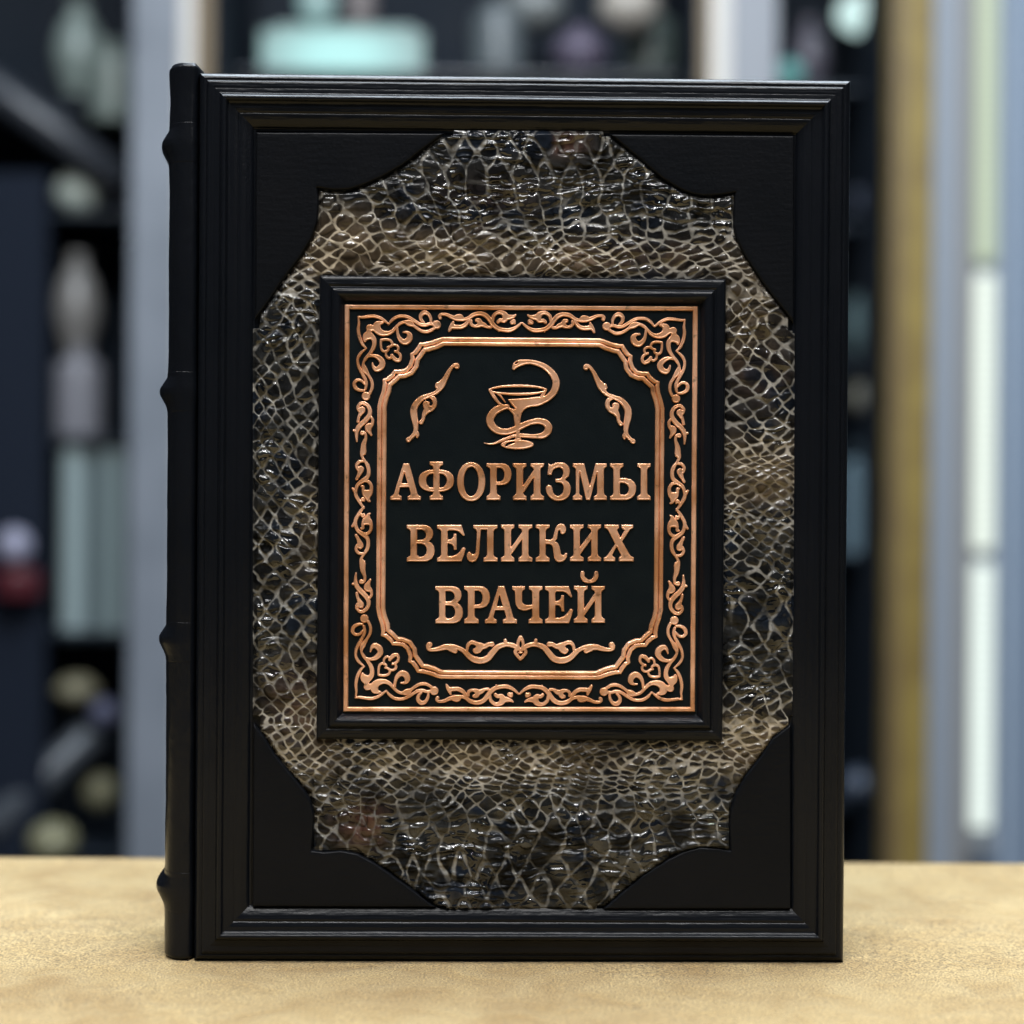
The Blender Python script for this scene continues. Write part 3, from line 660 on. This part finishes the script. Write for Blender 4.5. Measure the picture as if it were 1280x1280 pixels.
# ================================================================== TABLE
TABLE = mat('gold_plush_cloth', (.56, .42, .215), .85, spec=.2, sheen=.35)
def table_nodes(m):
    nt = m.node_tree; N = nt.nodes; Lk = nt.links; b = N['Principled BSDF']; tc = N['Texture Coordinate'] if 'Texture Coordinate' in N else [n for n in N if n.type == 'TEX_COORD'][0]
    def noise(sc, det, dist=0.):
        n = N.new('ShaderNodeTexNoise'); n.inputs['Scale'].default_value = sc; n.inputs['Detail'].default_value = det; n.inputs['Distortion'].default_value = dist
        Lk.new(tc.outputs['Object'], n.inputs['Vector']); return n
    def rng_(src, a, c, lo=0., hi=1.):
        r = N.new('ShaderNodeMapRange'); r.inputs['From Min'].default_value = a; r.inputs['From Max'].default_value = c
        r.inputs['To Min'].default_value = lo; r.inputs['To Max'].default_value = hi; Lk.new(src.outputs['Fac'], r.inputs['Value']); return r
    n1 = noise(17, 5, 1.2); r1 = rng_(n1, .38, .68)
    n2 = noise(55, 6, .8); r2 = rng_(n2, .35, .68)
    n3 = noise(1350, 1); r3 = rng_(n3, .27, .73, .3, 1.7)
    m1 = N.new('ShaderNodeMix'); m1.data_type = 'RGBA'; m1.inputs['A'].default_value = (.315, .222, .094, 1); m1.inputs['B'].default_value = (.245, .160, .060, 1)
    Lk.new(r1.outputs['Result'], m1.inputs['Factor'])
    m2 = N.new('ShaderNodeMix'); m2.data_type = 'RGBA'; m2.inputs['B'].default_value = (.40, .315, .165, 1)
    mm = N.new('ShaderNodeMath'); mm.operation = 'MULTIPLY'; mm.inputs[1].default_value = .34; Lk.new(r2.outputs['Result'], mm.inputs[0])
    Lk.new(mm.outputs[0], m2.inputs['Factor']); Lk.new(m1.outputs['Result'], m2.inputs['A'])
    m3 = N.new('ShaderNodeMix'); m3.data_type = 'RGBA'; m3.blend_type = 'MULTIPLY'; m3.inputs['Factor'].default_value = 1
    Lk.new(m2.outputs['Result'], m3.inputs['A']); Lk.new(r3.outputs['Result'], m3.inputs['B']); Lk.new(m3.outputs['Result'], b.inputs['Base Color'])
    bn = N.new('ShaderNodeBump'); bn.inputs['Strength'].default_value = .6; bn.inputs['Distance'].default_value = .0006; Lk.new(n3.outputs['Fac'], bn.inputs['Height'])
    b2 = N.new('ShaderNodeBump'); b2.inputs['Strength'].default_value = .35; b2.inputs['Distance'].default_value = .004; Lk.new(n2.outputs['Fac'], b2.inputs['Height'])
    Lk.new(bn.outputs['Normal'], b2.inputs['Normal']); Lk.new(b2.outputs['Normal'], b.inputs['Normal'])
table_nodes(TABLE)

def floor_hit(px, py, z=0.):
    d = ray(px, py); t = (z-CAM[2])/d[2]; return CAM+t*d
bl = floor_hit(0., 1069.); br = floor_hit(1280., 1077.)
slope = (br[1]-bl[1])/(br[0]-bl[0])
yb = (bl[1]+br[1])/2-slope*(bl[0]+br[0])/2
print('table back', bl, br)
def table():
    xs = np.linspace(-.75, .75, 301); t = np.linspace(0, 1, 221)
    r = .006; y0 = -.62
    X, T = np.meshgrid(xs, t, indexing='ij')
    YB = yb+slope*X
    # flat top then rounded over the back edge
    Yt = y0+(YB-r-y0)*np.clip(T/.9, 0, 1); a = np.clip((T-.9)/.06, 0, 1)*math.pi/2
    Y = Yt+r*np.sin(a); Z = -r*(1-np.cos(a))-np.clip((T-.96)/.04, 0, 1)*.03
    Z = Z+(.0007*(fbm(X/.05, Y/.05, 3, 3)-.5)-.0004)*(1-sstep(.85, .9, T))*sstep(.0, .06, np.abs(Y-.03)-.03+.02)
    idx = np.arange(X.size).reshape(X.shape)
    F = np.c_[idx[:-1, :-1].ravel(), idx[1:, :-1].ravel(), idx[1:, 1:].ravel(), idx[:-1, 1:].ravel()]
    return np.c_[X.ravel(), Y.ravel(), Z.ravel()], F
V, F = table()
tb = empty('table', (0, 0, -.75), 'table covered with gold beige plush cloth under the standing book', 'table')
mesh_obj('tablecloth', V, F, TABLE, tb)
WOOD = mat('dark_wood', (.05, .03, .02), .4, bump=[('noise', 30, .3, .002, (1, 20, 1))])
rbox('table_top', -.74, .74, -.61, yb-.012, -.03, -.0035, .003, WOOD, tb)
for sx in (-.68, .68):
    for sy in (-.55, yb-.08):
        rbox('leg', sx-.03, sx+.03, sy-.03, sy+.03, -.75, -.03, .004, WOOD, tb)

# ================================================================== BACKGROUND (shop cabinets, far out of focus)
YB0 = 1.75
FLOOR = mat('grey_floor', (.12, .12, .125), .4, bump=[('noise', 8, .1, .002)])
WALLM = mat('navy_wall', (.012, .017, .028), .6, mix=((.02, .026, .038), 2, .4, .6))
def plane(name, P, mtl, kind='structure'):
    return tag(mesh_obj(name, P, [(0, 1, 2, 3)], mtl, smooth=False), kind=kind)
plane('floor', [(-4, -3, -.75), (4, -3, -.75), (4, 4, -.75), (-4, 4, -.75)], FLOOR)
plane('wall', [(-4, 2.75, -.75), (4, 2.75, -.75), (4, 2.75, 3), (-4, 2.75, 3)], WALLM)

def simple(name, c, **k): return mat(name, c, **k)
M_STEEL = mat('brushed_steel', (.12, .136, .160), .5, mix=((.155, .172, .20), 6, .4, .6))
M_PALE = mat('pale_trim', (.46, .44, .41), .5)
M_BROWN = mat('brown_trim', (.13, .09, .045), .5)
M_BRASS = mat('brass_trim', (.215, .155, .040), .5, mix=((.16, .11, .03), 12, .4, .6))
M_BLUEP = mat('blue_grey_panel', (.155, .20, .265), .5)
M_DARK = mat('dark_cabinet', (.011, .0165, .025), .8, spec=.1, mix=((.019, .023, .030), 3, .4, .65))
M_GLASS = mat('cabinet_glass', (.9, .95, .97), .03, trans=1.0, ior=1.02)

def vpost(name, px0, px1, Y, depth, mtl, label, cat, parts=(), z0=-.75, z1=1.5, group=None):
    """post standing on the floor; parts = [(px0, px1, material, part name)] narrower strips on its face"""
    a = at(px0, 640, Y)[0]; b = at(px1, 640, Y)[0]
    e = empty(name, ((a+b)/2, Y, -.75), label, cat, group)
    rbox('shaft', a, b, Y, Y+depth, z0, z1, .004, mtl, e)
    for p0, p1, m_, pn in parts:
        rbox(pn, at(p0, 640, Y)[0], at(p1, 640, Y)[0], Y-.006, Y-.0005, z0, z1, .001, m_, e)
    return e
vpost('cabinet_post', 160, 240, YB0, .05, M_STEEL, 'steel grey cabinet post behind the spine side of the book', 'post', [(222, 240, M_PALE, 'pale_trim'), (241, 262, M_BROWN, 'brown_trim')], group='cabinet posts')
vpost('cabinet_post', 872, 968, YB0, .05, mat('grey_white_post', (.20, .212, .235), .5), 'pale grey cabinet post with brown edge rising above the book', 'post', [(870, 884, M_BROWN, 'brown_trim'), (884, 908, M_PALE, 'pale_trim')], group='cabinet posts')
vpost('brass_post', 1112, 1162, YB0-.02, .05, M_BRASS, 'gold brass upright right of the book', 'post', [(1112, 1124, M_BROWN, 'brown_trim')])
vpost('grey_column', 1163, 1212, YB0-.02, .06, mat('light_grey_column', (.20, .225, .26), .5), 'light grey column between the brass upright and the light strip', 'column', [(1194, 1212, mat('taupe_trim', (.19, .185, .18), .5), 'taupe_trim')])
vpost('wall_panel', 1213, 1420, YB0+.03, .03, M_BLUEP, 'blue grey wall panel at the right edge of the photo', 'panel', [(1256, 1262, mat('pale_blue_trim', (.36, .43, .52), .5), 'trim')])
# lit strip
def emis(name, c, s_): return mat(name, (.12, .12, .12), .5, emit=c, estr=s_)
ls = empty('light_strip', (at(1230, 640, YB0)[0], YB0+.03, .05), 'vertical lit strip of three glowing white lengths on the blue panel', 'light')
rbox('housing', at(1212, 640, YB0)[0], at(1250, 640, YB0)[0], YB0+.012, YB0+.029, at(0, 1062, YB0)[2], 1.5, .003, mat('strip_housing', (.3, .33, .36), .4), ls)
for (y0_, y1_, c, st) in ((-180, 326, (.66, .80, .52), .62), (342, 688, (.86, .96, .84), .92), (705, 1036, (.88, 1.0, .92), .92)):
    lo = at(1230, y1_, YB0)[2]; hi = at(1230, y0_, YB0)[2]
    rbox('light_segment', at(1217, 640, YB0)[0], at(1243, 640, YB0)[0], YB0-.002, YB0+.011, lo, hi, .0055, emis('lit_segment', c, st), ls)

for o_ in ls.children:
    if o_.name.startswith('light_segment'):      # rows of diodes behind the diffuser
        nt = o_.data.materials[0].node_tree; N = nt.nodes; st_ = N['Principled BSDF'].inputs['Emission Strength'].default_value
        tc = N.new('ShaderNodeTexCoord'); wv = N.new('ShaderNodeTexWave'); wv.bands_direction = 'Z'; wv.inputs['Scale'].default_value = 24
        nt.links.new(tc.outputs['Object'], wv.inputs['Vector']); rg = N.new('ShaderNodeMapRange')
        rg.inputs['To Min'].default_value = st_*.78; rg.inputs['To Max'].default_value = st_*1.3
        nt.links.new(wv.outputs['Fac'], rg.inputs['Value']); nt.links.new(rg.outputs['Result'], N['Principled BSDF'].inputs['Emission Strength'])

# three cabinets: back panel, side panels, shelves, glass door
def cabinet(px0, px1, label, shelves_px, Y=YB0+.01, depth=.42):
    a = at(px0, 640, Y)[0]; b = at(px1, 640, Y)[0]
    e = empty('display_cabinet', ((a+b)/2, Y, -.75), label, 'cabinet', 'shop display cabinets')
    rbox('back_panel', a, b, Y+depth, Y+depth+.015, -.75, 1.5, .002, M_DARK, e)
    rbox('side_panel', a-.012, a-.001, Y+.052, Y+depth, -.75, 1.5, .002, M_DARK, e)
    rbox('side_panel', b+.001, b+.012, Y+.052, Y+depth, -.75, 1.5, .002, M_DARK, e)
    for py in shelves_px:
        z = at((px0+px1)/2, py, Y+.21)[2]
        rbox('shelf', a+.002, b-.002, Y+.17, Y+depth-.002, z-.008, z, .002, mat('shelf', (.02, .028, .04), .3), e)
    return e
cabL = cabinet(-160, 158, 'dark glass display cabinet at the left edge with pale vessels on its shelves', (140, 268, 545, 785, 1060))
cabinet(264, 868, 'wide dark display cabinet behind the top of the book with a turquoise lit box', (97, 560))
cabinet(970, 1110, 'narrow dark display cabinet between the book and the brass upright', (115, 285, 455, 690, 1000))

rbox('door_stile', at(-60, 0, YB0+.12)[0], at(60, 0, YB0+.12)[0], YB0+.12, YB0+.15, -.75, at(0, 215, YB0+.12)[2], .003, mat('navy_stile', (.009, .0125, .021), .8, spec=.1), cabL)

# vessels and boxes on the shelves
def lathe(name, px, py, w, h, prof, mtl, label, cat, Y, group=None):
    """py = foot of the thing; w, h in px at that depth; prof = [(radius 0-1, height 0-1)]"""
    k = (Y-CAM[1])/F_PX; c = at(px, py, Y)
    P = catmull([(r, z, 0) for r, z in prof], 4)[:, :2]; n = 28
    a = np.arange(n)*2*math.pi/n
    V = np.stack([c[0]+np.outer(P[:, 0]*w/2*k, np.cos(a)), c[1]+np.outer(P[:, 0]*w/2*k, np.sin(a)), c[2]+np.outer(P[:, 1]*h*k, np.ones(n))], -1)
    m = len(P); idx = np.arange(m*n).reshape(m, n); j = np.roll(idx, -1, axis=1)
    F = np.c_[idx[:-1].ravel(), j[:-1].ravel(), j[1:].ravel(), idx[1:].ravel()]
    return tag(mesh_obj(name, V.reshape(-1, 3), F, mtl, None, tuple(c)), label, cat, group)
VASE = [(0, 0), (.55, 0), (.6, .04), (.95, .3), (1, .5), (.75, .75), (.4, .88), (.45, 1), (.38, 1), (.3, .9), (0, .85)]
BALL = [(0, 0), (.35, .02), (.8, .2), (1, .5), (.8, .8), (.35, .98), (0, 1)]
JAR = [(0, 0), (.85, 0), (1, .05), (1, .7), (.8, .8), (.5, .85), (.55, .95), (.3, 1), (0, 1)]
CUP = [(0, 0), (.5, 0), (.15, .08), (.12, .4), (.6, .5), (1, .75), (1, 1), (.93, 1), (.9, .78), (.4, .55), (0, .52)]
PLATE_P = [(0, 0), (.5, .02), (1, .5), (.5, .98), (0, 1)]
def pm(c, r=.35): return mat('glaze', tuple(q*.78 for q in c), r)
YV = YB0+.22
def v(name, px, py, w, h, prof, c, label, cat, Y=YV, r=.35): return lathe(name, px, py, w, h, prof, pm(c, r), label, cat, Y)
v('vase', 98, 120, 62, 115, VASE, (.22, .27, .25), 'tall grey green vase on the top shelf of the left cabinet', 'vase')
v('jar', 140, 152, 54, 100, JAR, (.18, .22, .20), 'dull green jar beside the post on the top left shelf', 'jar', YV-.06)
v('globe', 98, 268, 60, 52, BALL, (.55, .62, .56), 'bright pale round globe on the upper left shelf', 'globe')
v('goblet', 142, 268, 34, 34, CUP, (.22, .22, .27), 'small grey goblet next to the pale globe', 'goblet')
v('vase', 96, 440, 56, 120, VASE, (.22, .21, .20), 'brownish grey vase on the middle left shelf', 'vase')
v('urn', 98, 545, 60, 115, JAR, (.24, .24, .27), 'lavender grey covered urn above the pale cylinders', 'urn')
for k_, (px_, c_) in enumerate(((92, (.36, .45, .46)), (118, (.13, .17, .18)), (142, (.29, .37, .38)))):
    v('cylinder_vase', px_, 785, 34, 220, [(0, 0), (.95, 0), (1, .01), (1, .98), (.95, 1), (.85, 1), (.85, .9), (0, .88)], c_, ('pale teal cylinder vase nearest the left edge on the lower shelf', 'dark cylinder vase between two pale teal ones', 'pale teal cylinder vase nearest the grey post')[k_], 'vase', YV-.02*(k_ == 1)+.03*(k_ == 1))
v('dish', 96, 880, 56, 34, PLATE_P, (.25, .23, .15), 'olive low dish in the lower left cabinet', 'dish')
v('ball_ornament', 130, 908, 34, 34, BALL, (.16, .17, .27), 'violet grey ball beside the olive dish', 'ball')
v('ball_ornament', 126, 1012, 44, 44, BALL, (.24, .23, .14), 'olive yellow ball low in the left cabinet', 'ball')
v('ball_ornament', 66, 1075, 60, 48, BALL, (.26, .25, .15), 'olive yellow ball just above the left table edge', 'ball', YV-.1)
hat = empty('figurine', tuple(at(16, 745, YV-.12)), 'small figurine with lavender round head and dark red body at the left edge', 'figurine')
def lathe_part(px, py, w, h, prof, m_, nm):
    o = lathe(nm, px, py, w, h, prof, m_, None, None, YV-.12)
    o.parent = hat; o.location = np.array(o.location)-np.array(hat.location); return o
lathe_part(18, 706, 44, 46, BALL, pm((.30, .30, .40)), 'head'); lathe_part(22, 745, 60, 40, JAR, pm((.075, .012, .018)), 'body')

def rod(name, p0, p1, r, Y, mtl, label, cat):
    a = at(*p0, Y); b = at(*p1, Y+.06); d = b-a; d /= np.linalg.norm(d); u = np.cross(d, [0, 1, 0]); u /= np.linalg.norm(u); w = np.cross(d, u)
    n = 16; an = np.arange(n)*2*math.pi/n; V = []
    for c, rr in ((a, r*.6), (a+d*r*.5, r), (b-d*r*.5, r), (b, r*.6)):
        V += [c+rr*(math.cos(t)*u+math.sin(t)*w) for t in an]
    F = [(i*n+j, i*n+(j+1) % n, (i+1)*n+(j+1) % n, (i+1)*n+j) for i in range(3) for j in range(n)]+[tuple(range(n))[::-1], tuple(range(3*n, 4*n))]
    o = mesh_obj(name, V, F, mtl, None, tuple((a+b)/2)); return tag(o, label, cat)
rod('slanted_rod', (-30, 95), (158, 230), .026, YV-.1, pm((.035, .04, .05)), 'thick dark rod slanting down behind glass in the upper left', 'rod')
rod('slanted_rod', (-20, 1040), (118, 915), .024, YV-.1, pm((.075, .085, .10)), 'dull grey rod slanting up in the lower left cabinet', 'rod')

# things above the book
lb = empty('lit_box', tuple(at(425, 92, YV)), 'glowing turquoise box above the book in the wide cabinet', 'light box')
p0 = at(326, 92, YV); p1 = at(530, 40, YV)
rbox('case', p0[0]-.004, p1[0]+.004, YV+.003, YV+.1, p0[2]-.004, p1[2]+.004, .004, pm((.1, .12, .12)), lb)
rbox('lit_face', p0[0], p1[0], YV-.006, YV+.0025, p0[2], p1[2], .003, emis('turquoise_glow', (.36, .84, .80), .72), lb)
_m = [c for c in lb.children if c.name.startswith('lit_face')][0].data.materials[0]; _N = _m.node_tree.nodes; _L = _m.node_tree.links
_tc = _N.new('ShaderNodeTexCoord'); _mp = _N.new('ShaderNodeMapping'); _mp.inputs['Location'].default_value = (0, 0, -.45); _mp.inputs['Scale'].default_value = (9.0, 0, 17.0)
_vl = _N.new('ShaderNodeVectorMath'); _vl.operation = 'LENGTH'; _rg = _N.new('ShaderNodeMapRange')   # hot middle of the lamp behind its diffuser
_rg.inputs['From Min'].default_value = .35; _rg.inputs['From Max'].default_value = 1.2; _rg.inputs['To Min'].default_value = .85; _rg.inputs['To Max'].default_value = .22
_L.new(_tc.outputs['Object'], _mp.inputs['Vector']); _L.new(_mp.outputs['Vector'], _vl.inputs[0]); _L.new(_vl.outputs['Value'], _rg.inputs['Value']); _L.new(_rg.outputs['Result'], _N['Principled BSDF'].inputs['Emission Strength'])
rbox('lit_lid', p0[0]+.02, p1[0]-.015, YV+.01, YV+.06, p1[2]+.005, p1[2]+.012, .003, emis('pale_glow', (.5, .8, .78), .45), lb)
lg = lathe('glass_globe', 396, 28, 46, 50, BALL, emis('cyan_glow', (.34, .62, .62), .55), 'dim cyan glowing globe on top of the turquoise lit box', 'light', YV)
v('bottle', 450, 40, 40, 66, VASE, (.20, .17, .17), 'brown grey bottle standing behind the turquoise lit box', 'bottle', YV+.04)
v('jar', 622, 92, 66, 92, JAR, (.11, .13, .14), 'grey jar right of the turquoise lit box', 'jar')
v('round_vessel', 668, 40, 76, 60, BALL, (.25, .27, .27), 'pale grey round vessel at the top above the book', 'vessel', YV+.06)
v('pot', 725, 92, 70, 56, VASE, (.13, .11, .16), 'purple grey pot low behind the book top', 'pot')
v('globe', 786, 42, 78, 62, BALL, (.46, .42, .37), 'cream round globe at the top right above the book', 'globe', YV-.05)
v('jar', 812, 92, 66, 80, JAR, (.10, .13, .12), 'dark green jar left of the pale grey post', 'jar', YV+.05)
# narrow cabinet
v('vase', 1010, 115, 46, 90, VASE, (.12, .11, .14), 'dusky purple vase above the right corner of the book', 'vase')
v('lamp_globe', 1080, 42, 70, 50, BALL, (.5, .5, .5), 'bright cyan white lamp globe at the top right', 'lamp').data.materials[0] = emis('white_cyan_glow', (.72, 1.0, .97), .9)
v('ball_ornament', 985, 115, 40, 40, BALL, (.14, .38, .36), 'teal ball just above the book corner beside the grey post', 'ball', YV-.12)
v('ball_ornament', 1092, 280, 46, 60, BALL, (.22, .25, .34), 'blue grey ball in the narrow cabinet', 'ball')
v('vase', 1086, 455, 50, 110, VASE, (.17, .25, .26), 'tall teal grey vase in the narrow cabinet', 'vase')
v('ball_ornament', 1085, 520, 42, 46, BALL, (.30, .29, .24), 'beige ball in the middle of the narrow cabinet', 'ball', YV-.02)
v('jar', 1082, 690, 56, 140, JAR, (.17, .25, .30), 'large blue grey jar on the fourth shelf of the narrow cabinet', 'jar')
v('ball_ornament', 1095, 945, 40, 42, BALL, (.09, .11, .16), 'dim blue ball low in the narrow cabinet', 'ball')
v('ball_ornament', 1076, 1000, 50, 40, BALL, (.07, .09, .13), 'darkest blue ball just above the table edge', 'ball', YV-.06)

# ================================================================== LIGHT
def area(name, loc, target, sx, sy, power, color):
    l = bpy.data.lights.new(name, 'AREA'); l.shape = 'RECTANGLE'; l.size = sx; l.size_y = sy; l.energy = power; l.color = color
    o = bpy.data.objects.new(name, l); COL.objects.link(o); o.location = loc
    d = np.array(target)-np.array(loc)
    from mathutils import Vector
    o.rotation_euler = Vector(d).to_track_quat('-Z', 'Y').to_euler(); return o
area('ceiling_panel', (0.05, .26, 1.75), (0.05, .2, .1), 1.3, .60, 66, (.78, .89, 1))
area('front_panel', (-.35, -1.3, 1.7), (0, 0, .15), .7, .5, 6, (1, .99, .97))
area('ceiling_tube', (.05, -.42, 1.62), (0, 0, .17), 1.25, .03, 16, (.97, .98, 1))
area('ceiling_tube', (-.1, -.95, 1.70), (0, 0, .17), 1.25, .03, 17, (1, .99, .97))
area('ceiling_tube', (0, 1.0, 1.72), (0, .6, 0), 1.5, .12, 14, (.8, .9, 1))  # unseen tube added to brighten the highlight along the cover's top edge
for k, (x, y, z, p) in enumerate(((-.55, -.75, 1.35, 1.6), (.35, -.6, 1.45, 1.6), (.75, -1.1, 1.1, 1.6), (-.1, -.35, 1.5, 1.6), (-.9, -.2, 1.2, 1.2))):
    area('glint_spot', (x, y, z), (0, 0, .18),   .026, .026, p*2.0, (1, .98, .95))  # small unseen lamps added to put glints on the varnished skin
area('shop_light', (0, 1.2, 1.9), (0, 2.0, .1), 2.2, .5, 8, (.9, .96, 1))
area('shop_light', (.9, .6, 1.2), (.6, 1.9, .1), .6, .6, 2.5, (.95, .98, 1))

w = bpy.data.worlds.new('World'); SC.world = w; w.use_nodes = True
bg = w.node_tree.nodes['Background']; bg.inputs['Color'].default_value = (.55, .62, .72, 1); bg.inputs['Strength'].default_value = .05

# ================================================================== CAMERA
from mathutils import Matrix
cd = bpy.data.cameras.new('camera'); co = bpy.data.objects.new('camera', cd); COL.objects.link(co)
M4 = Matrix(((R2[0], U2[0], -_F[0], CAM[0]), (R2[1], U2[1], -_F[1], CAM[1]), (R2[2], U2[2], -_F[2], CAM[2]), (0, 0, 0, 1)))
co.matrix_world = M4
cd.sensor_width = 36; cd.lens = F_PX/1280*36; cd.clip_start = .01; cd.clip_end = 50
cd.dof.use_dof = True; cd.dof.focus_distance = .648; cd.dof.aperture_fstop = 4.2
SC.camera = co
SC.view_settings.view_transform = 'Standard'; SC.view_settings.look = 'None'; SC.view_settings.exposure = 0; SC.view_settings.gamma = 1
SC.render.resolution_x = SC.render.resolution_y = 1024
try:
    SC.cycles.use_denoising = True; SC.cycles.denoiser = 'OPENIMAGEDENOISE'
except Exception: pass
